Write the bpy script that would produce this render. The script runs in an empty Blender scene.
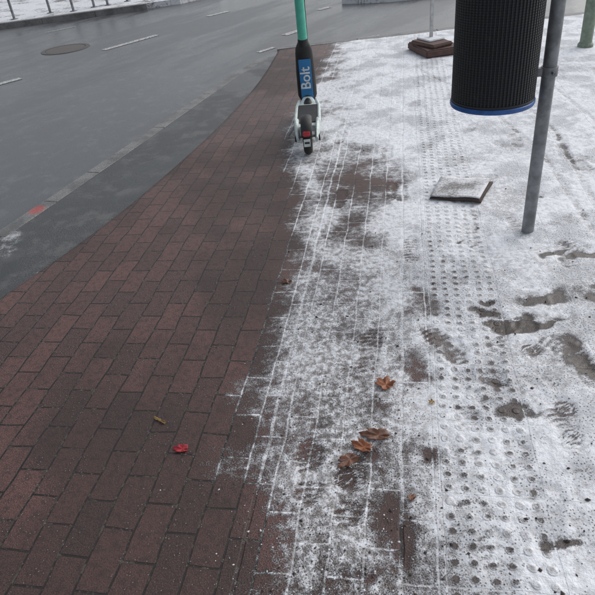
import bpy, bmesh, math, numpy as np, random
from mathutils import Vector, Matrix
random.seed(7); rng=np.random.default_rng(5)
S=bpy.context.scene
COL=S.collection
# ---------------------------------------------------------------- camera
H=1.55; F=596/595; P=math.atan(400/596); R=math.atan(103/895)
fw=Vector((0,math.cos(P),-math.sin(P))); r0=Vector((1,0,0)); u0=Vector((0,math.sin(P),math.cos(P)))
X=r0*math.cos(R)-u0*math.sin(R); Y=r0*math.sin(R)+u0*math.cos(R)
cam=bpy.data.cameras.new("camera"); co=bpy.data.objects.new("camera",cam); COL.objects.link(co)
m=Matrix((X,Y,-fw)).transposed().to_4x4(); m.translation=Vector((0,0,H)); co.matrix_world=m
cam.sensor_width=36; cam.lens=36*F; cam.clip_end=2000; cam.clip_start=.05
S.camera=co
# ---------------------------------------------------------------- light
w=bpy.data.worlds.new("World"); S.world=w; w.use_nodes=True
nt=w.node_tree; nt.nodes.clear()
sky=nt.nodes.new("ShaderNodeTexSky"); sky.sky_type='NISHITA'; sky.sun_disc=False
EL=math.radians(40); AZ=math.radians(60)
sky.sun_elevation=EL; sky.sun_rotation=AZ; sky.dust_density=3; sky.air_density=1.0
hs=nt.nodes.new("ShaderNodeHueSaturation"); hs.inputs['Saturation'].default_value=.34
bg=nt.nodes.new("ShaderNodeBackground"); bg.inputs[1].default_value=.15
out=nt.nodes.new("ShaderNodeOutputWorld")
nt.links.new(sky.outputs[0],hs.inputs['Color']); nt.links.new(hs.outputs[0],bg.inputs[0]); nt.links.new(bg.outputs[0],out.inputs[0])
sl=bpy.data.lights.new("sun",'SUN'); sl.energy=1.0; sl.angle=math.radians(80); sl.color=(1,1,.995)
so=bpy.data.objects.new("sun",sl); COL.objects.link(so)
d=Vector((math.sin(AZ)*math.cos(EL),math.cos(AZ)*math.cos(EL),math.sin(EL)))
so.rotation_euler=d.to_track_quat('Z','Y').to_euler()
S.view_settings.view_transform='Standard'; S.view_settings.look='None'; S.view_settings.exposure=0
# ---------------------------------------------------------------- node helper
class NT:
    def __init__(s,name):
        s.m=bpy.data.materials.new(name); s.m.use_nodes=True; s.t=s.m.node_tree; s.n=s.t.nodes; s.l=s.t.links
        s.b=s.n['Principled BSDF']
    def put(s,sock,v):
        if isinstance(v,bpy.types.NodeSocket): s.l.new(v,sock)
        elif v is not None:
            if isinstance(v,tuple) and len(v)==3 and sock.type=='RGBA': v=(*v,1)
            sock.default_value=v
    def M(s,op,a,b=None,c=None,clamp=False):
        n=s.n.new('ShaderNodeMath'); n.operation=op; n.use_clamp=clamp
        for i,v in enumerate((a,b,c)): s.put(n.inputs[i],v)
        return n.outputs[0]
    def mix(s,f,a,b):
        n=s.n.new('ShaderNodeMix'); n.data_type='RGBA'; s.put(n.inputs[0],f); s.put(n.inputs[6],a); s.put(n.inputs[7],b)
        return n.outputs[2]
    def mixf(s,f,a,b):
        n=s.n.new('ShaderNodeMix'); n.data_type='FLOAT'; s.put(n.inputs[0],f); s.put(n.inputs[2],a); s.put(n.inputs[3],b)
        return n.outputs[0]
    def noise(s,vec,sc,det=4,rough=.6,col=False,dist=0):
        n=s.n.new('ShaderNodeTexNoise'); n.noise_dimensions='3D'; s.put(n.inputs['Vector'],vec); n.inputs['Scale'].default_value=sc
        n.inputs['Detail'].default_value=det; n.inputs['Roughness'].default_value=rough; n.inputs['Distortion'].default_value=dist
        return n.outputs['Color' if col else 'Fac']
    def noise2(s,vec,sc,det=4,rough=.6):
        n=s.n.new('ShaderNodeTexNoise'); n.noise_dimensions='2D'; s.put(n.inputs['Vector'],vec); n.inputs['Scale'].default_value=sc
        n.inputs['Detail'].default_value=det; n.inputs['Roughness'].default_value=rough
        return n.outputs['Fac']
    def vor(s,vec,sc,feat='F1',out='Distance'):
        n=s.n.new('ShaderNodeTexVoronoi'); n.feature=feat; n.voronoi_dimensions='2D'; s.put(n.inputs['Vector'],vec); n.inputs['Scale'].default_value=sc
        return n.outputs[out]
    def ss(s,v,a,b,lo=0,hi=1):
        n=s.n.new('ShaderNodeMapRange'); n.interpolation_type='SMOOTHSTEP'; s.put(n.inputs[0],v)
        n.inputs[1].default_value=a;n.inputs[2].default_value=b;n.inputs[3].default_value=lo;n.inputs[4].default_value=hi
        return n.outputs[0]
    def lin(s,v,a,b,lo=0,hi=1):
        n=s.n.new('ShaderNodeMapRange'); s.put(n.inputs[0],v)
        n.inputs[1].default_value=a;n.inputs[2].default_value=b;n.inputs[3].default_value=lo;n.inputs[4].default_value=hi
        return n.outputs[0]
    def obj(s):
        return s.n.new('ShaderNodeTexCoord').outputs['Object']
    def sep(s,v):
        n=s.n.new('ShaderNodeSeparateXYZ'); s.put(n.inputs[0],v); return n.outputs
    def comb(s,x,y,z=0.):
        n=s.n.new('ShaderNodeCombineXYZ'); s.put(n.inputs[0],x);s.put(n.inputs[1],y);s.put(n.inputs[2],z); return n.outputs[0]
    def attr(s,name):
        n=s.n.new('ShaderNodeAttribute'); n.attribute_name=name; return n.outputs['Fac']
    def bump(s,h,dist=1.,st=1.,nrm=None):
        n=s.n.new('ShaderNodeBump'); s.put(n.inputs['Height'],h); n.inputs['Distance'].default_value=dist; n.inputs['Strength'].default_value=st
        if nrm: s.put(n.inputs['Normal'],nrm)
        return n.outputs[0]
    def fin(s,col,rough=.6,nrm=None,metal=0.,spec=None):
        s.put(s.b.inputs['Base Color'],col); s.put(s.b.inputs['Roughness'],rough); s.put(s.b.inputs['Metallic'],metal)
        if nrm: s.put(s.b.inputs['Normal'],nrm)
        if spec is not None: s.put(s.b.inputs['Specular IOR Level'],spec)
        return s.m
def simple(name,col,rough=.5,metal=0.,var=.25,sc=30,bump=.0006,dirt=.3):
    N=NT(name); v=N.obj(); a=N.noise(v,sc,4,.65); b=N.noise(v,sc*.2,3,.6)
    c2=tuple(x*(1-var) for x in col); c1=tuple(min(1,x*(1+var*.6)) for x in col)
    c=N.mix(N.ss(a,.3,.7),c2,c1); c=N.mix(N.ss(b,.5,.75,0,dirt),c,(.07,.06,.05))
    return N.fin(c,N.lin(a,.3,.7,rough*.8,min(1,rough*1.25)),N.bump(a,bump),metal)
CT,ST=math.cos(math.radians(12)),math.sin(math.radians(12))
# ---------------------------------------------------------------- pavement material
def paving():
    N=NT("paving_with_snow"); o=N.obj()
    s2=N.attr('s2'); t2=N.attr('t2'); n1=N.attr('n1'); big=N.attr('big')
    def brick(sx,tx,bw,rh,mort,c1,c2,cm,off=.5):
        b=N.n.new('ShaderNodeTexBrick'); b.offset=off; N.put(b.inputs['Vector'],N.comb(tx,sx,0.))
        b.inputs['Scale'].default_value=1; b.inputs['Mortar Size'].default_value=mort; b.inputs['Mortar Smooth'].default_value=.35
        b.inputs['Bias'].default_value=0; b.inputs['Brick Width'].default_value=bw; b.inputs['Row Height'].default_value=rh
        N.put(b.inputs['Color1'],c1);N.put(b.inputs['Color2'],c2);N.put(b.inputs['Mortar'],cm); return b.outputs
    A=brick(s2,t2,.2,.1,.0042,(.054,.027,.025),(.122,.056,.048),(.010,.009,.009))
    B=brick(N.M('SUBTRACT',s2,.12),t2,.3,.3,.004,(.14,.12,.115),(.19,.17,.16),(.04,.035,.03),0.)
    Bsel=N.ss(s2,.118,.122)
    base=N.mix(Bsel,A[0],B[0]); joint=N.mixf(Bsel,A[1],B[1])
    jl=N.M('MAXIMUM',N.ss(N.M('ABSOLUTE',s2),.004,.009,1,0),N.ss(N.M('ABSOLUTE',N.M('ADD',s2,.45)),.004,.008,1,0))
    joint=N.M('MAXIMUM',joint,jl)
    fine=N.noise2(o,240,2,.7); med=N.noise2(o,36,3,.68)
    nj=N.M('SUBTRACT',1.,joint)
    base=N.mix(N.M('MULTIPLY',nj,N.ss(fine,.45,.70,0,.6)),base,(.22,.14,.12))
    base=N.mix(N.ss(fine,.28,.46,.75,0),base,(.012,.009,.009))
    base=N.mix(N.ss(med,.42,.70,0,.55),base,(.030,.020,.018))
    base=N.mix(N.ss(big,.44,.64,0,.5),base,(.030,.022,.020))
    sp=N.vor(o,60); base=N.mix(N.M('MULTIPLY',N.ss(sp,.05,.11,1,0),N.M('MULTIPLY',N.ss(med,.5,.62),N.ss(n1,.42,.58))),base,(.34,.31,.28))
    base=N.mix(N.M('MULTIPLY',joint,N.ss(med,.52,.66,0,.5)),base,(.13,.11,.09))
    # tactile studs
    s=s2; t=t2
    fa=N.M('SUBTRACT',N.M('FRACT',N.M('DIVIDE',N.M('SUBTRACT',s,.12),.05)),.5); fb=N.M('SUBTRACT',N.M('FRACT',N.M('DIVIDE',t,.05)),.5)
    rr=N.M('SQRT',N.M('ADD',N.M('MULTIPLY',fa,fa),N.M('MULTIPLY',fb,fb)))
    inS=N.M('MULTIPLY',N.M('GREATER_THAN',s,.12),N.M('LESS_THAN',s,.42))
    stud=N.M('MULTIPLY',N.ss(rr,.20,.32,1,0),inS)
    studc=N.M('MULTIPLY',N.ss(rr,.10,.29,1,0),inS)
    # snow
    sn=N.attr('snow'); dirt=N.attr('dirt'); wet=N.attr('wet')
    v=N.M('ADD',sn,N.M('MULTIPLY',N.M('SUBTRACT',n1,.5),1.9))
    v=N.M('ADD',v,N.M('MULTIPLY',N.M('SUBTRACT',med,.5),1.6))
    v=N.M('ADD',v,N.M('MULTIPLY',N.M('SUBTRACT',fine,.5),2.0))
    v=N.M('ADD',v,N.M('MULTIPLY',joint,N.ss(sn,-.9,.3,.05,.65)))
    v=N.M('SUBTRACT',v,N.M('MULTIPLY',studc,N.ss(n1,.38,.64,1.15,.25)))
    mask=N.ss(v,.05,1.15)
    mask=N.M('MULTIPLY',mask,N.M('MAXIMUM',N.lin(sn,.2,1.9,.80,1.),joint))
    sc=N.mix(N.ss(n1,.30,.60),(.60,.615,.65),(.84,.86,.90))
    sc=N.mix(N.ss(med,.34,.55,.38,0),sc,(.42,.42,.435))
    sc=N.mix(N.M('MULTIPLY',studc,N.ss(med,.38,.66,.75,.15)),sc,(.30,.29,.29))
    dm=N.M('MULTIPLY',dirt,N.ss(med,.70,.34,0,.8))
    sc=N.mix(dm,sc,(.25,.23,.215))
    gr=N.vor(o,75); gsel=N.M('MULTIPLY',N.ss(gr,.12,.26,1,0),N.M('MULTIPLY',N.ss(N.M('SUBTRACT',n1,N.M('MULTIPLY',dirt,.2)),.58,.42),N.ss(med,.40,.52)))
    sc=N.mix(N.M('MULTIPLY',gsel,.8),sc,(.09,.075,.065))
    base=N.mix(N.M('MULTIPLY',wet,.9),base,N.mix(med,(.018,.015,.013),(.06,.045,.035)))
    col=N.mix(mask,base,sc)
    h=N.M('MULTIPLY',joint,-.0045)
    h=N.M('ADD',h,N.M('MULTIPLY',fine,.0014)); h=N.M('ADD',h,N.M('MULTIPLY',med,.0020))
    h=N.M('MULTIPLY',h,N.lin(mask,0,1,1,.35))
    h=N.M('ADD',h,N.M('MULTIPLY',stud,.0042))
    h=N.M('ADD',h,N.M('MULTIPLY',mask,N.M('ADD',.0025,N.M('ADD',N.M('MULTIPLY',med,.006),N.M('MULTIPLY',fine,.0018)))))
    rough=N.mixf(mask,N.lin(big,.35,.65,.45,.60),.75)
    rough=N.mixf(N.M('MULTIPLY',wet,N.M('SUBTRACT',1,mask)),rough,.22)
    return N.fin(col,rough,N.bump(h,1.,.85),spec=.42)
MP=paving()
# ---------------------------------------------------------------- curves
EY=[-4,0,1.5,2.6,3.37,4.4,5.0,5.6,6.6,7.8]; EX=[-5.6,-3.2,-2.2,-1.5,-1.09,-.70,-.5,-.32,-.08,.12]
def smoothc(ys,xs):
    yy=np.linspace(ys[0],ys[-1],600); xx=np.interp(yy,ys,xs)
    k=np.ones(41)/41; xp=np.pad(xx,20,mode='reflect',reflect_type='odd'); return yy,np.convolve(xp,k,'valid')
ey,ex=smoothc(EY,EX)
edge=lambda y: np.interp(y,ey,ex)
KY=[-4,0,1.6,2.6,3.3,4.0,4.8,5.77,6.74,7.55]; KX=[-6.9,-3.95,-2.78,-2.15,-1.78,-1.5,-1.17,-.79,-.4,-.02]
ky,kx=smoothc(KY,KX)
def vnoise(x,y,sc,seed):
    r=np.random.default_rng(seed); g=r.random((256,256)); an=seed*1.7+.4; x,y=x*math.cos(an)-y*math.sin(an),x*math.sin(an)+y*math.cos(an)
    a=x*sc+100; b=y*sc+100
    i=np.floor(a).astype(int); j=np.floor(b).astype(int); fa=a-i; fb=b-j; fa=fa*fa*(3-2*fa); fb=fb*fb*(3-2*fb)
    i%=256; j%=256; i1=(i+1)%256; j1=(j+1)%256
    return (g[i,j]*(1-fa)+g[i1,j]*fa)*(1-fb)+(g[i,j1]*(1-fa)+g[i1,j1]*fa)*fb
def fbm(x,y,sc,n,ro,seed,std=.11):
    v=0; a=1
    for i in range(n): v=v+a*(vnoise(x,y,sc*2.03**i,seed+i)-.5); a*=ro
    return .5+v/v.std()*std
def segd(x,y,pts):
    dm=np.full(x.shape,1e9)
    for (ax,ay),(bx,by) in zip(pts[:-1],pts[1:]):
        vx,vy=bx-ax,by-ay; t=np.clip(((x-ax)*vx+(y-ay)*vy)/(vx*vx+vy*vy),0,1)
        dm=np.minimum(dm,np.hypot(x-ax-t*vx,y-ay-t*vy))
    return dm
def G(px,py):
    a=(px-297.5)/596; b=(297.5-py)/596; dd=fw+X*a+Y*b; t=-H/dd.z; return (dd.x*t,dd.y*t)
SB=[G(*p) for p in [(250,660),(262,595),(262,520),(228,470),(225,410),(262,340),(287,260),(294,200),(280,150),(288,110),(318,70),(327,45)]]
SB=[(SB[0][0],-3)]+SB+[(SB[-1][0]+.1,9)]
sby=np.array([p[1] for p in SB]); sbx=np.array([p[0] for p in SB]); o_=np.argsort(sby); sby=sby[o_]; sbx=sbx[o_]
ys=[-3.]
while ys[-1]<7.8:
    y=ys[-1]; ys.append(y+(.06 if y<.5 else .008 if y<3 else .008+(y-3)*.005))
ys[-1]=7.8
ks=[0,.002]
while ks[-1]<16:
    k=ks[-1]; ks.append(k+(.03 if k<.4 else .009 if k<5 else .009+(k-5)*.06))
ys=np.array(ys); ks=np.array(ks)
Yg,Kg=np.meshgrid(ys,ks,indexing='ij'); Xg=edge(Yg)+Kg
Sg=Xg*CT-Yg*ST; Tg=Xg*ST+Yg*CT
S2=Sg+(fbm(Xg,Yg,7,2,.5,41,.0024)-.5); T2=Tg+(fbm(Xg,Yg,7,2,.5,47,.0024)-.5)
N1=fbm(Xg,Yg,6,4,.68,51,.115); BIG=fbm(Xg,Yg,1.6,4,.6,61,.11)
dist=Xg-np.interp(Yg,sby,sbx)
snow=np.clip(dist/.13,-2.2,1.0)*.95+np.clip((Xg-np.interp(Yg,[0,3,7.8],[.05,.45,.8]))/.4,0,1)*1.25
dirt=np.exp(-((Xg-np.interp(Yg,[.8,2,3,4],[-.0,.12,.3,.5]))/.32)**2)*np.clip((3.4-Yg)/1.5,0,1)*1.0
dirt=np.maximum(dirt,.35*np.clip((fbm(Xg,Yg,1.5,3,.6,71)-.52)/.12,0,1)*np.clip((5-Yg)/2,0,1))
wet=np.zeros_like(Xg)
jit=(vnoise(Xg,Yg,14,11)-.5)*.09; jit2=(vnoise(Xg,Yg,14,12)-.5)*.09
def blob(px,py,rx,ry,a,wt=0.,dt=0.):
    global snow,wet,dirt
    cx,cy=G(px,py); q=((Xg-cx+jit)/rx)**2+((Yg-cy+jit2)/ry)**2
    snow=snow+a*np.exp(-q); wet=np.maximum(wet,wt*np.exp(-(q/1.6)**2))
    if dt: dirt=np.maximum(dirt,dt*np.exp(-q/2.5))
for b in [(360,180,.26,.42,-1.0),(400,178,.12,.25,-.6),(335,235,.12,.16,-.8),(345,300,.1,.12,-.3),(422,300,.06,.16,-1.5),(440,340,.05,.06,-1.4),(415,372,.05,.09,-1.4),
          (255,430,.1,.14,-.5),(255,500,.1,.1,-.5),(265,400,.05,.08,-.3),(385,520,.06,.10,-1.1),(430,462,.045,.04,-1.6),(467,505,.05,.025,-1.3),(345,580,.08,.05,-.7),(358,455,.06,.05,-1.0),
          (300,100,.12,.4,-.7),(405,545,.04,.05,-1.0),(325,420,.06,.1,-.4),(310,540,.05,.07,-.5),(330,130,.1,.25,.4),(370,110,.4,.8,.3)]: blob(*b)
for b in [(548,300,.085,.05,-4.4,1,.8),(530,324,.10,.032,-4.4,1,.8),(505,326,.05,.025,-3.6,1,.8),(486,314,.05,.03,-3.8,1,.8),(583,367,.05,.05,-3.8,1,.8),(590,255,.12,.025,-3.4,.9,.6),(550,253,.05,.018,-3.2,.9,.5),(597,290,.07,.06,-2.6,.8,.8),(575,345,.06,.04,-2.2,.7,.8),
          (515,415,.06,.018,-2.4,.7,.5),(500,388,.03,.02,-2.4,.7,.5),(463,240,.03,.02,-2.8,.8),(490,302,.03,.02,-2.6,.8),(543,200,.03,.02,-1.8,.5),(560,545,.025,.015,-2.2,.7),
          (560,360,.12,.10,-.3,.1,.6),(520,355,.10,.06,-.3,.1,.5),(455,455,.05,.05,-.4,.1,.4)]: blob(*b)
Z=np.zeros_like(Xg)
sm=np.clip(snow,0,1.6)*(1-wet)
Z+=sm*.0032*(vnoise(Xg,Yg,9,1)+.5*vnoise(Xg,Yg,25,2)+.3*vnoise(Xg,Yg,50,3))
Z+=(vnoise(Xg,Yg,1.3,4)-.5)*.008
def sole(cx,cy,r):
    global Z,snow
    q=np.hypot(Xg-cx,Yg-cy); ring=np.cos(q/.02*2*math.pi)*np.clip((r*1.2-q)/.012,0,1)
    Z+=ring*.0014-.003*np.clip((r*1.3-q)/.01,0,1); snow=snow+ring*.9-.6*np.clip((r*1.3-q)/.01,0,1)
for (px,py,r) in [(565,408,.038),(573,437,.042),(556,385,.03),(345,478,.035),(530,350,.04)]: sole(*G(px,py),r)
def foot(cx,cy,ang,L=.28,W=.10,depth=.004,k=.4,tread=0.):
    global Z,snow,dirt
    c,s_=math.cos(ang),math.sin(ang); u=(Xg-cx)*s_+(Yg-cy)*c+jit*.08; v=(Xg-cx)*c-(Yg-cy)*s_+jit2*.08
    wv=W*(.5-.12*np.exp(-((u+.02)/.05)**2)); q=(u/(L/2))**4+(v/wv)**2
    msk=np.clip((1.1-q)/.35,0,1); rim=np.exp(-((q-1.4)/.35)**2); bars=.5+.5*np.sin((u+.3*np.abs(v))/.026*2*math.pi)
    arch=1-.8*np.exp(-((u+.025)/.02)**2)
    Z+=-msk*depth*arch*(1-.5*bars*(tread>0))+rim*.0014
    snow=snow-msk*arch*(k*(.5+.8*vnoise(Xg,Yg,40,21))+tread*bars); dirt=np.maximum(dirt,msk*arch*(k*.3+tread*.35*bars))
fr=random.Random(3)
for i in range(48):
    px=fr.uniform(440,590); py=fr.uniform(60,400)
    cx,cy=G(px,py); foot(cx,cy,math.radians(fr.choice([12,12,-20,30,190,60]))+fr.uniform(-.2,.2),depth=fr.uniform(.002,.005),k=fr.uniform(.2,.6),tread=fr.choice([0,.4,.7]))
for (px,py,a_) in [(566,425,15),(548,520,20),(520,465,8),(586,500,25),(470,430,5),(500,575,10),(540,400,-10),(590,580,12),(575,330,60),(350,490,12),(310,470,5),(370,350,15),(410,250,10)]:
    cx,cy=G(px,py); foot(cx,cy,math.radians(a_),depth=.004,k=.15,tread=.8)
for i in range(12):
    px=fr.uniform(330,430); py=fr.uniform(60,200); cx,cy=G(px,py); foot(cx,cy,fr.uniform(0,.5),k=.4,tread=.3)
for pts in [[(595,235),(540,150),(470,95),(420,70)],[(595,205),(555,130),(500,85),(450,66)],[(595,120),(520,60),(470,40)]]:
    q=segd(Xg,Yg,[G(*p) for p in pts])+jit*.08; k=np.clip((.024-q)/.012,0,1); Z+=-.003*k; snow=snow-k*.9; dirt=np.maximum(dirt,k*.35)
Z[:,0]=-.08; Z[-1,:]=-.08
def gridmesh(name,Xa,Ya,Za,mat,attrs={}):
    n,k=Xa.shape; me=bpy.data.meshes.new(name)
    v=np.stack([Xa,Ya,Za],-1).reshape(-1,3).astype(np.float32)
    idx=np.arange(n*k).reshape(n,k); f=np.stack([idx[:-1,:-1],idx[:-1,1:],idx[1:,1:],idx[1:,:-1]],-1).reshape(-1,4)
    me.vertices.add(len(v)); me.vertices.foreach_set('co',v.ravel()); me.loops.add(f.size); me.loops.foreach_set('vertex_index',f.ravel().astype(np.int32))
    me.polygons.add(len(f)); me.polygons.foreach_set('loop_start',np.arange(0,f.size,4,dtype=np.int32)); me.polygons.foreach_set('loop_total',np.full(len(f),4,np.int32))
    me.update(calc_edges=True); me.polygons.foreach_set('use_smooth',np.ones(len(f),bool))
    for a,val in attrs.items():
        at=me.attributes.new(a,'FLOAT','POINT'); at.data.foreach_set('value',val.ravel().astype(np.float32))
    me.materials.append(mat); ob=bpy.data.objects.new(name,me); COL.objects.link(ob); return ob
gridmesh("pavement",Xg,Yg,Z,MP,dict(snow=snow,dirt=dirt,wet=wet,s2=S2,t2=T2,n1=N1,big=BIG))
def groundz(x,y): 
    i=np.searchsorted(ys,y); j=np.searchsorted(ks,x-float(edge(y))); i=min(max(i,1),len(ys)-2); j=min(max(j,1),len(ks)-1); return float(Z[i,j])
# ---------------------------------------------------------------- road
def asphalt(name,lo=(.070,.073,.076),hi=(.135,.139,.144)):
    N=NT(name); o=N.obj(); x,y,z=N.sep(o)
    an=math.radians(34); u=N.M('ADD',N.M('MULTIPLY',x,math.sin(an)),N.M('MULTIPLY',y,math.cos(an))); v=N.M('SUBTRACT',N.M('MULTIPLY',x,math.cos(an)),N.M('MULTIPLY',y,math.sin(an)))
    f=N.noise2(o,150,2,.75); b=N.noise2(N.comb(N.M('MULTIPLY',u,.25),v),1.3,4,.6); c=N.noise2(o,6,4,.7)
    col=N.mix(N.ss(f,.35,.68),lo,hi); g=N.vor(o,80); col=N.mix(N.ss(g,.1,.25,.4,0),col,(.25,.25,.245))
    col=N.mix(N.ss(b,.38,.62,0,.65),col,(.045,.047,.05)); col=N.mix(N.ss(c,.5,.75,0,.35),col,(.17,.17,.17))
    r=N.ss(b,.38,.62,.42,.20)
    return N.fin(col,r,N.bump(f,.0016,.6),spec=.6)
MA=asphalt("wet_asphalt")
def poly(name,pts,z,mat,drop=0.):
    bm=bmesh.new(); vs=[bm.verts.new((x,y,z)) for x,y in pts]; f=bm.faces.new(vs)
    if drop:
        r=bmesh.ops.extrude_edge_only(bm,edges=list(f.edges)); 
        for v in [e for e in r['geom'] if isinstance(e,bmesh.types.BMVert)]: v.co.z-=drop
    bmesh.ops.recalc_face_normals(bm,faces=bm.faces)
    f=max(bm.faces,key=lambda q:q.calc_area())
    if f.normal.z<0: bmesh.ops.reverse_faces(bm,faces=bm.faces)
    me=bpy.data.meshes.new(name); bm.to_mesh(me); bm.free(); me.materials.append(mat); ob=bpy.data.objects.new(name,me); COL.objects.link(ob); return ob
poly("road",[(-400,-400),(400,-400),(400,400),(-400,400)],-.03,MA)
def guttermat():
    N=NT("gutter_asphalt"); o=N.obj(); f=N.noise2(o,160,2,.75); c=N.noise2(o,5,4,.72); e=N.attr('e'); b=N.noise2(o,1.3,3,.6)
    col=N.mix(N.ss(f,.35,.68),(.030,.032,.034),(.080,.082,.084)); g=N.vor(o,85); col=N.mix(N.ss(g,.1,.25,.45,0),col,(.22,.22,.21))
    col=N.mix(N.ss(c,.46,.68,0,.65),col,(.13,.128,.125)); col=N.mix(N.ss(b,.45,.62,0,.7),col,(.022,.023,.025))
    v=N.M('ADD',N.M('MULTIPLY',N.M('SUBTRACT',c,.5),2.4),N.M('ADD',N.M('MULTIPLY',N.M('SUBTRACT',f,.5),1.2),e))
    col=N.mix(N.ss(v,.2,.9),col,(.5,.51,.53))
    return N.fin(col,N.ss(b,.45,.6,.5,.22),N.bump(f,.002,.7))
rows=np.linspace(-3.5,7.5,400); e_=edge(rows)+.01; k_=np.interp(rows,ky,kx)
uu=np.linspace(0,1,24)[None,:]; rt=np.maximum(e_,k_+.02)[:,None]; Xq=k_[:,None]*(1-uu)+rt*uu; Yq=np.repeat(rows[:,None],24,1); Zq=np.full(Xq.shape,-.012)
Eq=np.full(Xq.shape,-.72)+.8*np.exp(-((Xq+1.85)**2+(Yq-3.15)**2)/.05)+.6*np.exp(-((rt-Xq)/.035)**2)+.4*np.exp(-((Xq-k_[:,None])/.03)**2)
for p in [(22,300),(40,275),(12,232),(5,325),(8,245)]:
    cx,cy=G(*p); Eq+=.7*np.exp(-((Xq-cx)**2+(Yq-cy)**2)/.012)
gridmesh("gutter",Xq,Yq,Zq,guttermat(),dict(e=Eq))
def kerbmat():
    N=NT("kerb_stone"); o=N.obj(); a=N.noise(o,90,4,.7); b=N.noise(o,3,5,.75)
    c=N.mix(N.ss(a,.3,.7),(.13,.13,.13),(.27,.27,.265)); c=N.mix(N.ss(b,.42,.66,0,.7),c,(.07,.071,.072))
    pr=Vector((*G(36,208.5),0)); x,y,z=N.sep(o)
    q=N.M('ADD',N.M('POWER',N.M('DIVIDE',N.M('SUBTRACT',x,pr.x),.07),2),N.M('POWER',N.M('DIVIDE',N.M('SUBTRACT',y,pr.y),.09),2))
    c=N.mix(N.ss(N.M('ADD',q,N.M('MULTIPLY',a,1.8)),.9,1.9,.75,0),c,(.42,.06,.055))
    return N.fin(c,.55,N.bump(a,.004))
MK=kerbmat()
def kerb(name,pts,width,z,h,L=1.0,mat=MK):
    bm=bmesh.new(); P_=np.array(pts); dl=np.r_[0,np.cumsum(np.hypot(*np.diff(P_,axis=0).T))]
    n=int(dl[-1]/L)
    for i in range(n):
        a=np.array([np.interp(i*L+.002,dl,P_[:,j]) for j in (0,1)]); b=np.array([np.interp((i+1)*L-.002,dl,P_[:,j]) for j in (0,1)])
        t=(b-a)/np.linalg.norm(b-a); nrm=np.array([-t[1],t[0]])*width/2
        zz=z+random.uniform(-.001,.001)
        q=[a-nrm,b-nrm,b+nrm,a+nrm]; top=[bm.verts.new((*p,zz)) for p in q]; bot=[bm.verts.new((*p,zz-h)) for p in q]
        bm.faces.new(top)
        for j in range(4): bm.faces.new((bot[j],bot[(j+1)%4],top[(j+1)%4],top[j]))
    bmesh.ops.recalc_face_normals(bm,faces=bm.faces)
    bmesh.ops.bevel(bm,geom=[e for e in bm.edges],offset=.003,segments=1,affect='EDGES')
    me=bpy.data.meshes.new(name); bm.to_mesh(me); bm.free(); me.materials.append(mat); ob=bpy.data.objects.new(name,me); COL.objects.link(ob); return ob
kerb("kerb",list(zip(kx-.03,ky)),.11,-.010,.08,.5)
kerb("kerb",[(.1,7.87),(.4,7.87),(14,7.87)],.13,.004,.08,1.)
kerb("kerb",[(-30,9.1),(-5.06,12.65),(-3.4,12.9),(-1.65,13.2)],.14,.075,.15,1.)
# ---------------------------------------------------------------- snowy far pavements
def snowmat(name,cov=.6,sc1=1.6):
    N=NT(name); o=N.obj(); a=N.noise(o,sc1,5,.7); b=N.noise(o,22,3,.7); c=N.noise(o,120,2)
    v=N.M('ADD',N.M('ADD',N.M('MULTIPLY',a,1.8),N.M('MULTIPLY',b,1.)),cov-1.4)
    mk=N.ss(v,.2,.6); base=N.mix(c,(.05,.05,.05),(.13,.12,.11)); sn=N.mix(b,(.55,.56,.59),(.80,.81,.84))
    return N.fin(N.mix(mk,base,sn),.7,N.bump(N.M('MULTIPLY',N.M('ADD',mk,b),.01),1))
MS=snowmat("trodden_snow",.6); M_sl=snowmat("snow_cap",1.2)
poly("far_pavement",[(-30,9.2),(-5.06,12.75),(-3.4,13.0),(-1.65,13.3),(-.9,13.9),(-.6,15),(-.2,40),(-60,40)],.07,MS,.12)
poly("traffic_island",[(1.3,10.95),(2.0,10.6),(3.0,10.5),(3.6,10.9),(3.2,11.9),(1.7,12.1)],.06,MS,.1)
# ---------------------------------------------------------------- markings
def markmat():
    N=NT("road_paint"); o=N.obj(); a=N.noise(o,35,4,.75)
    return N.fin(N.mix(N.ss(a,.38,.6),(.14,.14,.14),(.58,.59,.59)),.6,N.bump(a,.002))
MM=markmat()
bm=bmesh.new()
def dash(a,b,w=.12,z=-.026):
    a=Vector((*G(*a),z)); b=Vector((*G(*b),z)); t=(b-a).normalized(); n=Vector((-t.y,t.x,0))*w/2
    bm.faces.new([bm.verts.new(v) for v in (a-n,b-n,b+n,a+n)])
dash((-40,92),(20,76)); dash((103,48),(157,33)); dash((207,14.5),(228,9.5)); dash((258,50),(274,45),.08); dash((284,33),(300,28),.12)
dash((318,8),(330,5)); dash((253,-3),(275,-10)); dash((345,38),(380,33),.06); dash((45,31),(75,25),.05)
bmesh.ops.recalc_face_normals(bm,faces=bm.faces)
me=bpy.data.meshes.new("road_markings"); bm.to_mesh(me); bm.free(); me.materials.append(MM); COL.objects.link(bpy.data.objects.new("road_markings",me))
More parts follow.
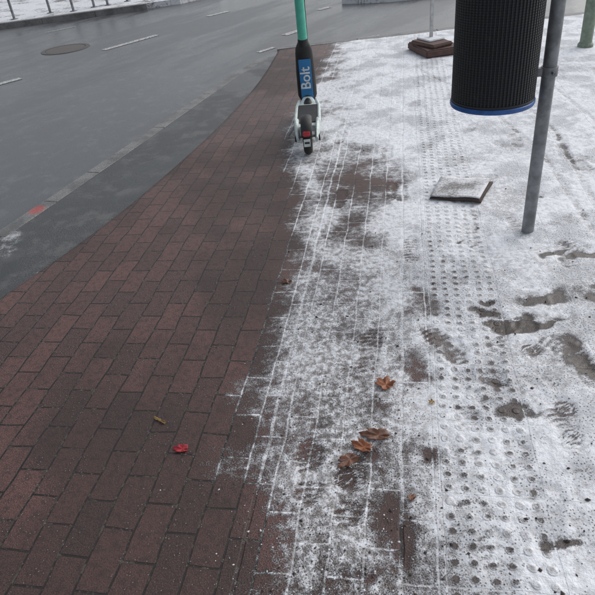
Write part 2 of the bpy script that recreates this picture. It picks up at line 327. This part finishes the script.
# ---------------------------------------------------------------- generic part tools
def empty(name,loc=(0,0,0),rz=0.):
    e=bpy.data.objects.new(name,None); COL.objects.link(e); e.location=loc; e.rotation_euler=(0,0,rz); return e
def fromb(bm,name,mat,par=None,smooth=True):
    bmesh.ops.recalc_face_normals(bm,faces=bm.faces)
    me=bpy.data.meshes.new(name); bm.to_mesh(me); bm.free(); me.materials.append(mat)
    if smooth:
        for f in me.polygons: f.use_smooth=True
        try: me.set_sharp_from_angle(angle=math.radians(35))
        except Exception: pass
    ob=bpy.data.objects.new(name,me); COL.objects.link(ob)
    if par: ob.parent=par
    return ob
def tube(name,pts,rad,mat,par=None,seg=20,cap=True,flat=None):
    bm=bmesh.new(); rings=[]; pts=[Vector(p) for p in pts]
    if not hasattr(rad,'__len__'): rad=[rad]*len(pts)
    up=Vector((1,0,0))
    for i,p in enumerate(pts):
        t=(pts[min(i+1,len(pts)-1)]-pts[max(i-1,0)]).normalized()
        a=up-t*up.dot(t)
        if a.length<.2: a=Vector((0,1,0))-t*t.y
        a.normalize(); b=t.cross(a); fx,fy=(1,1) if flat is None else flat
        rings.append([bm.verts.new(p+(a*math.cos(q)*fx+b*math.sin(q)*fy)*rad[i]) for q in [2*math.pi*k/seg for k in range(seg)]])
    for r1,r2 in zip(rings[:-1],rings[1:]):
        for k in range(seg): bm.faces.new((r1[k],r1[(k+1)%seg],r2[(k+1)%seg],r2[k]))
    if cap: bm.faces.new(rings[0]); bm.faces.new(rings[-1])
    return fromb(bm,name,mat,par)
def box(name,c,sz,mat,par=None,bev=.005,rot=None,taper=None):
    bm=bmesh.new(); bmesh.ops.create_cube(bm,size=1)
    for v in bm.verts:
        v.co=Vector((v.co.x*sz[0],v.co.y*sz[1],v.co.z*sz[2]))
        if taper and v.co.z>0: v.co.x*=taper[0]; v.co.y*=taper[1]
    if bev: bmesh.ops.bevel(bm,geom=list(bm.edges),offset=bev,segments=3,affect='EDGES')
    M_=Matrix.Translation(c)@(rot.to_4x4() if rot else Matrix.Identity(4)); bmesh.ops.transform(bm,matrix=M_,verts=bm.verts)
    return fromb(bm,name,mat,par)
def lathe(name,prof,mat,par=None,seg=48,axis='Z',c=(0,0,0),closed=False):
    bm=bmesh.new(); rings=[]
    for r,z in prof:
        ring=[]
        for k in range(seg):
            q=2*math.pi*k/seg; x,y=r*math.cos(q),r*math.sin(q)
            v=(x,y,z) if axis=='Z' else (z,x,y)
            ring.append(bm.verts.new(Vector(v)+Vector(c)))
        rings.append(ring)
    pr=list(zip(rings[:-1],rings[1:]))
    if closed: pr.append((rings[-1],rings[0]))
    for r1,r2 in pr:
        for k in range(seg): bm.faces.new((r1[k],r1[(k+1)%seg],r2[(k+1)%seg],r2[k]))
    return fromb(bm,name,mat,par)
M_black=simple("black_plastic",(.018,.018,.02),.5,dirt=.15); M_rub=simple("tyre_rubber",(.02,.02,.02),.8,bump=.001)
M_mint=simple("mint_paint",(.10,.50,.37),.35,var=.1,dirt=.1); M_white=simple("white_plastic",(.60,.68,.66),.4,var=.15,dirt=.4,sc=40)
M_blue=simple("blue_plastic",(.04,.22,.48),.4,var=.1,dirt=.05); M_redl=simple("red_reflector",(.45,.02,.03),.25,dirt=0)
M_galv=simple("galvanised_steel",(.24,.25,.26),.5,metal=.3,var=.4,sc=14,dirt=.55); M_text=simple("white_lettering",(.8,.82,.82),.5,dirt=0)
M_grip=simple("grip_mat",(.03,.032,.035),.85,bump=.001); M_binrim=simple("blue_band",(.02,.10,.33),.45,var=.3)
mh=empty("manhole_cover",(*G(65,47),-.03))
lathe("frame",[(.36,0),(.36,.006),(.30,.006),(.30,.001)],simple("cast_iron",(.085,.08,.075),.5,metal=.2),mh)
lathe("lid",[(.29,.001),(.29,.005),(.1,.007),(.001,.007)],simple("cast_iron_lid",(.10,.085,.075),.5,metal=.2),mh)
for (px,py) in [(34,20),(92,12),(112,8)]:
    g=G(px,py); bs=empty("bicycle_stand",(g[0],g[1],.07),.5)
    tube("hoop",[(-.35,0,0),(-.35,0,.6),(-.3,0,.75),(-.2,0,.8),(.2,0,.8),(.3,0,.75),(.35,0,.6),(.35,0,0)],.025,M_galv,bs)
    tube("crossbar",[(-.35,0,.4),(.35,0,.4)],.018,M_galv,bs)
    for sx in (-1,1): lathe("foot",[(.07,0),(.07,.01),(.03,.015)],M_galv,bs,24,c=(sx*.35,0,0))
# ---------------------------------------------------------------- scooter (local +Y is forward, rear contact at origin)
rw=G(309,153.5); sc=empty("electric_scooter",(rw[0],rw[1],groundz(*rw)),-math.radians(5)); 
def torus(name,R_,r,c,mat,flatx=1.):
    return lathe(name,[(R_+r*math.cos(q),r*flatx*math.sin(q)) for q in [2*math.pi*k/14 for k in range(14)]],mat,sc,56,'X',c,True)
Rw=.125
for nm,yy in (("rear_wheel",0),("front_wheel",.86)):
    torus(nm+"_tyre",Rw-.026,.027,(0,yy,Rw),M_rub,1.15)
    lathe(nm+"_hub",[(.001,-.02),(.05,-.022),(.078,-.016),(.078,.016),(.05,.022),(.001,.02)],M_black,sc,32,'X',(0,yy,Rw))
    tube(nm+"_axle",[(-.055,yy,Rw),(.055,yy,Rw)],.010,M_galv,sc)
def fender(name,yc,a0,a1,Rf,wd,mat):
    bm=bmesh.new(); prev=None
    for i in range(19):
        q=math.radians(a0+(a1-a0)*i/18); row=[]
        for (xx,dr) in [(-wd,-.03),(-wd*.95,-.006),(-wd*.55,.004),(0,.007),(wd*.55,.004),(wd*.95,-.006),(wd,-.03)]:
            row.append(bm.verts.new((xx,yc+(Rf+dr)*math.cos(q),Rw+(Rf+dr)*math.sin(q))))
        if prev:
            for a,b,c,d_ in zip(prev[:-1],prev[1:],row[1:],row[:-1]): bm.faces.new((a,b,c,d_))
        prev=row
    ob=fromb(bm,name,mat,sc); md=ob.modifiers.new('s','SOLIDIFY'); md.thickness=.004; return ob
fender("rear_fender",0,50,165,.143,.040,M_black)
fender("front_fender",.86,20,160,.143,.036,M_black)
for sx in (-1,1):
    tube("rear_arm",[(sx*.066,-.045,Rw-.01),(sx*.068,-.01,Rw),(sx*.073,.07,Rw+.02),(sx*.080,.17,.150),(sx*.075,.26,.14)],[.022,.038,.045,.045,.035],M_white,sc,flat=(.42,1.))
    box("axle_cover",(sx*.084,0,Rw-.01),(.012,.05,.045),M_black,sc,.005)
    tube("deck_rail",[(sx*.084,.12,.160),(sx*.088,.3,.155),(sx*.088,.62,.155),(sx*.07,.72,.17)],.012,M_white,sc)
box("tail_light",(0,-.144,.190),(.052,.020,.036),M_redl,sc,.006,Matrix.Rotation(math.radians(-20),3,'X'))
box("plate",(0,-.150,.128),(.046,.006,.055),M_white,sc,.002,Matrix.Rotation(math.radians(5),3,'X'))
box("plate_text",(0,-.154,.130),(.034,.003,.014),M_black,sc,.001,Matrix.Rotation(math.radians(5),3,'X'))
def loft(name,secs,mat):
    bm=bmesh.new(); prev=None
    for (yy,zc,wd,ht,p_) in secs:
        row=[]
        for k in range(28):
            q=2*math.pi*k/28; c_,s_=math.cos(q),math.sin(q)
            row.append(bm.verts.new((wd/2*math.copysign(abs(c_)**p_,c_),yy,zc+ht/2*math.copysign(abs(s_)**p_,s_))))
        if prev:
            for k in range(28): bm.faces.new((prev[k],prev[(k+1)%28],row[(k+1)%28],row[k]))
        else: bm.faces.new(row)
        prev=row
    bm.faces.new(prev); return fromb(bm,name,mat,sc)
loft("deck",[(.15,.128,.13,.045,.4),(.19,.125,.17,.06,.35),(.30,.12,.18,.07,.35),(.60,.12,.18,.07,.35),(.68,.13,.15,.075,.4),(.73,.16,.09,.08,.6)],M_white)
box("deck_mat",(0,.42,.1575),(.150,.44,.008),M_grip,sc,.003)
tube("neck",[(0,.66,.135),(0,.74,.160),(0,.80,.20),(0,.81,.24)],[.045,.042,.038,.034],M_black,sc,flat=(1,.9))
tube("head_tube",[(0,.815,.20),(0,.765,.46)],.034,M_black,sc)
for sx in (-1,1): tube("fork_leg",[(sx*.047,.86,Rw),(sx*.05,.835,.22),(sx*.03,.815,.27)],.013,M_black,sc)
box("fork_crown",(0,.815,.27),(.12,.06,.04),M_black,sc,.012)
ax=Vector((0,-.19,1.)).normalized(); s0=Vector((0,.795,.20))
def at(h,off=0): 
    n=Vector((0,-1,-.19)).normalized(); return s0+ax*h+n*off
tube("stem_lower",[at(-.05),at(-.02),at(.0),at(.20),at(.34),at(.38),at(.42)],[.045,.058,.064,.062,.056,.052,.036],M_black,sc,28,flat=(1.2,.8))
tube("stem_collar",[at(.40),at(.45)],[.042,.038],M_black,sc)
tube("stem",[at(.44),at(.95)],[.036,.034],M_mint,sc,24)
rot=Matrix.Rotation(math.atan2(.19,1.),3,'X')
box("label",at(.145,.050),(.096,.010,.33),M_blue,sc,.004,rot)
tc=bpy.data.curves.new("lettering",'FONT'); tc.body="Bolt"; tc.size=.11; tc.extrude=.001; tc.offset=.0014; tc.align_x='CENTER'; tc.align_y='CENTER'
to=bpy.data.objects.new("lettering_src",tc); COL.objects.link(to); bpy.context.view_layer.update()
tm=bpy.data.meshes.new_from_object(to.evaluated_get(bpy.context.evaluated_depsgraph_get())); bpy.data.objects.remove(to)
tm.materials.clear(); tm.materials.append(M_text); tob=bpy.data.objects.new("lettering",tm); COL.objects.link(tob); tob.parent=sc
tob.matrix_local=Matrix.Translation(at(.16,.0565))@rot.to_4x4()@Matrix.Rotation(math.pi/2,4,'X')@Matrix.Rotation(math.pi/2,4,'Z')
hb=at(.97)
tube("handlebar",[hb+Vector((-.27,-.05,.0)),hb+Vector((-.16,-.02,.01)),hb,hb+Vector((.16,-.02,.01)),hb+Vector((.27,-.05,.0))],.014,M_black,sc)
for sx in (-1,1):
    tube("grip",[hb+Vector((sx*.16,-.02,.01)),hb+Vector((sx*.275,-.052,.0))],.019,M_rub,sc)
    tube("brake_lever",[hb+Vector((sx*.15,.02,.0)),hb+Vector((sx*.25,.02,-.02))],.006,M_black,sc)
box("display",hb+Vector((0,-.01,.02)),(.09,.11,.05),M_mint,sc,.015)
lathe("headlight",[(.001,-.02),(.022,-.02),(.026,.02),(.001,.022)],M_white,sc,24,'Z',hb+Vector((0,.05,-.04)))
tube("brake_cable",[hb+Vector((.05,.0,.0)),hb+Vector((.05,.06,-.08)),at(.7)+Vector((.036,.03,0)),at(.4)+Vector((.035,.03,0))],.004,M_black,sc,8)
tube("kickstand",[(-.08,.45,.10),(-.16,.40,.006)],.009,M_galv,sc)
# ---------------------------------------------------------------- litter bin on pole
pb=G(527.5,231); pz=groundz(*pb)
pole=empty("sign_pole",(pb[0],pb[1],pz))
tube("shaft",[(0,0,-.03),(0,0,2.9)],.030,M_galv,pole,32)
lathe("pole_cap",[(.032,2.88),(.033,2.91),(.02,2.925),(.001,2.928)],M_black,pole)
box("sign_plate",(0,-.04,2.5),(.5,.004,.5),M_white,pole,.001)
bin_=empty("litter_bin",(pb[0]-.245,pb[1]+.005,.70))
def rib():
    bm=bmesh.new(); seg=360; rings=[]
    for z in (0.0,.02,.0201,.60,.6001,.64):
        ring=[]
        for k in range(seg):
            q=2*math.pi*k/seg; r=.178
            if z in (.0201,.60): r+=.0022*(1 if (k%5)<3 else -1)
            else: r+=.003
            ring.append(bm.verts.new((r*math.cos(q),r*math.sin(q),z)))
        rings.append(ring)
    for r1,r2 in zip(rings[:-1],rings[1:]):
        for k in range(seg): bm.faces.new((r1[k],r1[(k+1)%seg],r2[(k+1)%seg],r2[k]))
    bm.faces.new(rings[0])
    N=NT("bin_metal"); o=N.obj(); x,y,z=N.sep(o); 
    hz=N.M('SINE',N.M('MULTIPLY',z,2*math.pi/.010)); a=N.noise(o,25,3)
    c=N.mix(N.ss(hz,.2,.6),(.010,.011,.013),(.020,.022,.025)); c=N.mix(N.ss(a,.55,.8,0,.3),c,(.05,.05,.05))
    return fromb(bm,"body",N.fin(c,.55,N.bump(hz,.0008),.1),bin_,smooth=False)
rib()
lathe("bottom_rim",[(.172,-.014),(.182,-.014),(.185,-.006),(.185,.004),(.181,.007),(.172,.007)],M_binrim,bin_,96,closed=True)
lathe("base",[(.001,-.006),(.172,-.006)],M_black,bin_,48)
lathe("top_rim",[(.17,.63),(.188,.63),(.190,.655),(.17,.66)],M_black,bin_,96,closed=True)
lathe("lid",[(.186,.80),(.18,.84),(.12,.88),(.001,.895)],M_black,bin_,64)
for k in range(3):
    q=2*math.pi*k/3+.3; tube("lid_post",[(.17*math.cos(q),.17*math.sin(q),.64),(.17*math.cos(q),.17*math.sin(q),.82)],.008,M_black,bin_)
for zz in (.10,.52):
    lathe("clamp",[(.031,zz-.02),(.037,zz-.02),(.037,zz+.02),(.031,zz+.02)],M_galv,bin_,32,c=(.245,-.005,0),closed=True)
    box("bracket",(.198,-.002,zz),(.045,.03,.035),M_galv,bin_,.003)
    tube("bolt",[(.245,-.06,zz),(.245,-.035,zz)],.007,M_galv,bin_,6)
# ---------------------------------------------------------------- lamp post (right) & temporary sign
lb=G(585,47); lp=empty("street_lamp",(lb[0],lb[1],0))
M_gr=simple("grey_green_paint",(.20,.25,.19),.5,dirt=.4)
tube("column",[(0,0,-.02),(0,0,1.1),(0,0,1.15),(0,0,4.2)],[.058,.058,.045,.035],M_gr,lp,28)
lathe("foot_collar",[(.075,0),(.075,.03),(.06,.05)],M_gr,lp); box("service_door",(0,-.056,.6),(.06,.012,.3),M_gr,lp,.004)
tube("lamp_arm",[(0,0,4.15),(-.2,.1,4.35),(-.7,.3,4.45)],.025,M_gr,lp); box("lamp_head",(-.85,.36,4.45),(.5,.2,.09),M_gr,lp,.03,Matrix.Rotation(-.38,3,'Z'))
tb=G(434,52); ts=empty("temporary_sign",(tb[0],tb[1],.0),.15)
M_rp=simple("recycled_plastic",(.10,.055,.045),.7,var=.4); 
box("base_plate",(0,0,.045),(.40,.55,.08),M_rp,ts,.015); box("base_plate_2",(-.04,-.02,.105),(.26,.40,.04),M_rp,ts,.012,Matrix.Rotation(.25,3,'Z'))
box("snow_on_plate",(-.02,.06,.133),(.20,.26,.018),M_sl,ts,.008,Matrix.Rotation(.2,3,'Z')); 
box("post",(0,.09,1.1),(.032,.032,2.1),simple("white_post",(.5,.5,.5),.4),ts,.003); box("sign_panel",(0,.06,2.0),(.6,.004,.6),M_white,ts,.001)
# wet cardboard lying on the snow
cb=G(459,193); cz=groundz(*cb); cp=empty("cardboard_box",(cb[0],cb[1],cz),-.42)
M_cb=simple("wet_cardboard",(.065,.045,.038),.85,var=.45)
def dusted():
    N=NT("dusted_cardboard"); o=N.obj(); a=N.noise(o,9,5,.7); b=N.noise(o,90,3,.7); x,y,z=N.sep(o)
    e=N.M('MAXIMUM',N.M('ABSOLUTE',x),N.M('ABSOLUTE',y))
    v=N.M('ADD',N.M('MULTIPLY',a,1.5),N.M('ADD',N.M('MULTIPLY',b,1.),N.M('MULTIPLY',e,2.2)))
    c=N.mix(N.ss(v,1.15,1.75),N.mix(b,(.14,.13,.125),(.26,.25,.245)),(.74,.75,.78))
    return N.fin(c,.8,N.bump(v,.002))
M_cd=dusted()
def flap(name,pts,th,mat,zoff=0):
    bm=bmesh.new(); n=14
    grid=[]
    for i in range(n+1):
        row=[]
        for j in range(n+1):
            u,v=i/n,j/n
            p=(Vector(pts[0])*(1-u)+Vector(pts[1])*u)*(1-v)+(Vector(pts[3])*(1-u)+Vector(pts[2])*u)*v
            p.z+=.004*math.sin(u*3+v*2)+.003*math.sin(u*9+1)*math.cos(v*7)+zoff; row.append(bm.verts.new(p))
        grid.append(row)
    for i in range(n):
        for j in range(n): bm.faces.new((grid[i][j],grid[i+1][j],grid[i+1][j+1],grid[i][j+1]))
    ob=fromb(bm,name,mat,cp); md=ob.modifiers.new('s','SOLIDIFY'); md.thickness=th; md.offset=-1; return ob
flap("lower_panel",[(-.15,-.13,.008),(.14,-.14,.010),(.17,.14,.010),(-.13,.15,.008)],.006,M_cb)
flap("middle_panel",[(-.14,-.12,.012),(.13,-.15,.026),(.18,.12,.030),(-.12,.14,.014)],.014,M_cb)
flap("upper_panel",[(-.15,-.125,.020),(.13,-.135,.034),(.165,.13,.046),(-.13,.14,.026)],.005,M_cd)
# ---------------------------------------------------------------- leaves
def leafmat(name,c1,c2):
    N=NT(name); o=N.obj(); a=N.noise(o,40,4,.7); b=N.noise(o,160,2)
    return N.fin(N.mix(N.ss(a,.35,.65),c1,c2),.45,N.bump(b,.001))
ML=[leafmat("orange_leaf",(.30,.10,.035),(.18,.055,.02)),leafmat("brown_leaf",(.20,.085,.045),(.09,.038,.025)),leafmat("red_leaf",(.42,.02,.03),(.25,.012,.02)),leafmat("yellow_leaf",(.35,.22,.07),(.2,.12,.04))]
def leaf(px,py,size,rz,mat,curl=.3,lob=1.,asp=1.):
    x,y=G(px,py); bm=bmesh.new(); n=72; rings=[]; sd=random.random()*9
    c=bm.verts.new((0,0,.004))
    for f in (.25,.5,.75,1.):
        ring=[]
        for k in range(n):
            q=2*math.pi*k/n
            r=0
            for (la,ll,lw) in ((0,1,.42),(.95,.9,.38),(1.95,.65,.35),(-.95,.8,.38),(-1.95,.6,.35)):
                dq=(q-la+math.pi)%(2*math.pi)-math.pi; r=max(r,ll*math.exp(-(dq/lw)**2))
            r=(.50+.50*r) if lob else .35+.65*abs(math.cos(q))**2
            r*=(1+.07*math.sin(q*17+sd)+.04*math.sin(q*31)); r=(r*f if f>.3 else .2) 
            X_,Y_=r*math.sin(q)*size*asp,r*math.cos(q)*size
            z=.003+curl*size*(abs(X_)/size)**1.6*(.6+.5*math.sin(q*2+sd))+.10*size*math.sin(q*5+sd)*f
            ring.append(bm.verts.new((X_,Y_,max(z,.002))))
        rings.append(ring)
    for k in range(n): bm.faces.new((c,rings[0][k],rings[0][(k+1)%n]))
    for a,b in zip(rings[:-1],rings[1:]):
        for k in range(n): bm.faces.new((a[k],b[k],b[(k+1)%n],a[(k+1)%n]))
    ob=fromb(bm,"fallen_leaf",mat); md=ob.modifiers.new('s','SOLIDIFY'); md.thickness=.0008
    ob.location=(x,y,groundz(x,y)+.003); ob.rotation_euler=(0,0,rz); return ob
leaf(386,386,.050,.5,ML[0],.4,1,.8); leaf(379,437,.068,1.3,ML[1],.6,1,.5); leaf(350,460,.052,2.2,ML[1],.7,1,.6); leaf(364,449,.050,.9,ML[0],.8,1,.6)
leaf(183,450,.038,1.3,ML[2],.5,1,.6); leaf(288,283,.042,1.2,ML[1],.3,1,.5); leaf(160,421,.030,.9,ML[3],.9,0,.4); leaf(432,403,.014,2.,ML[3],.5); leaf(412,500,.016,0.3,ML[1],.5)
# ---------------------------------------------------------------- grit and snow crumbs (one object each)
def scatter(name,n,fn,mat,smin,smax):
    V=[];Fc=[]; base=[(1,0,0),(-1,0,0),(0,1,0),(0,-1,0),(0,0,1),(0,0,-1)]; fs=[(0,2,4),(2,1,4),(1,3,4),(3,0,4),(2,0,5),(1,2,5),(3,1,5),(0,3,5)]
    for i in range(n):
        p=fn()
        if p is None: continue
        x,y=p; sz=smin*(smax/smin)**(random.random()**2); o=len(V); z=groundz(x,y)
        rr=random.random()*6.28; sx,sy,sz_=sz*random.uniform(.6,1.4),sz*random.uniform(.6,1.2),sz*random.uniform(.4,.9)
        for b in base:
            k=random.uniform(.7,1.3); a,b_,c_=b[0]*sx*k,b[1]*sy*k,b[2]*sz_*k
            V.append((x+a*math.cos(rr)-b_*math.sin(rr),y+a*math.sin(rr)+b_*math.cos(rr),z+sz_*.5+c_))
        Fc+=[tuple(q+o for q in f) for f in fs]
    me=bpy.data.meshes.new(name); me.from_pydata(V,[],Fc); me.materials.append(mat); ob=bpy.data.objects.new(name,me); COL.objects.link(ob)
def f1():
    px=random.uniform(250,600); py=random.uniform(150,600); return G(px,py)
def f2():
    px=random.gauss(345,50); py=random.uniform(330,600); return G(px,py)
scatter("grit",550,f1,simple("dark_grit",(.05,.04,.035),.8,var=.5,sc=5),.0012,.007)
scatter("grit",500,f2,simple("dark_grit2",(.09,.07,.06),.8,var=.5,sc=5),.0012,.005)
scatter("snow_crumbs",1000,f2,simple("snow_crumb",(.7,.71,.74),.8,var=.1,dirt=.2),.001,.004)
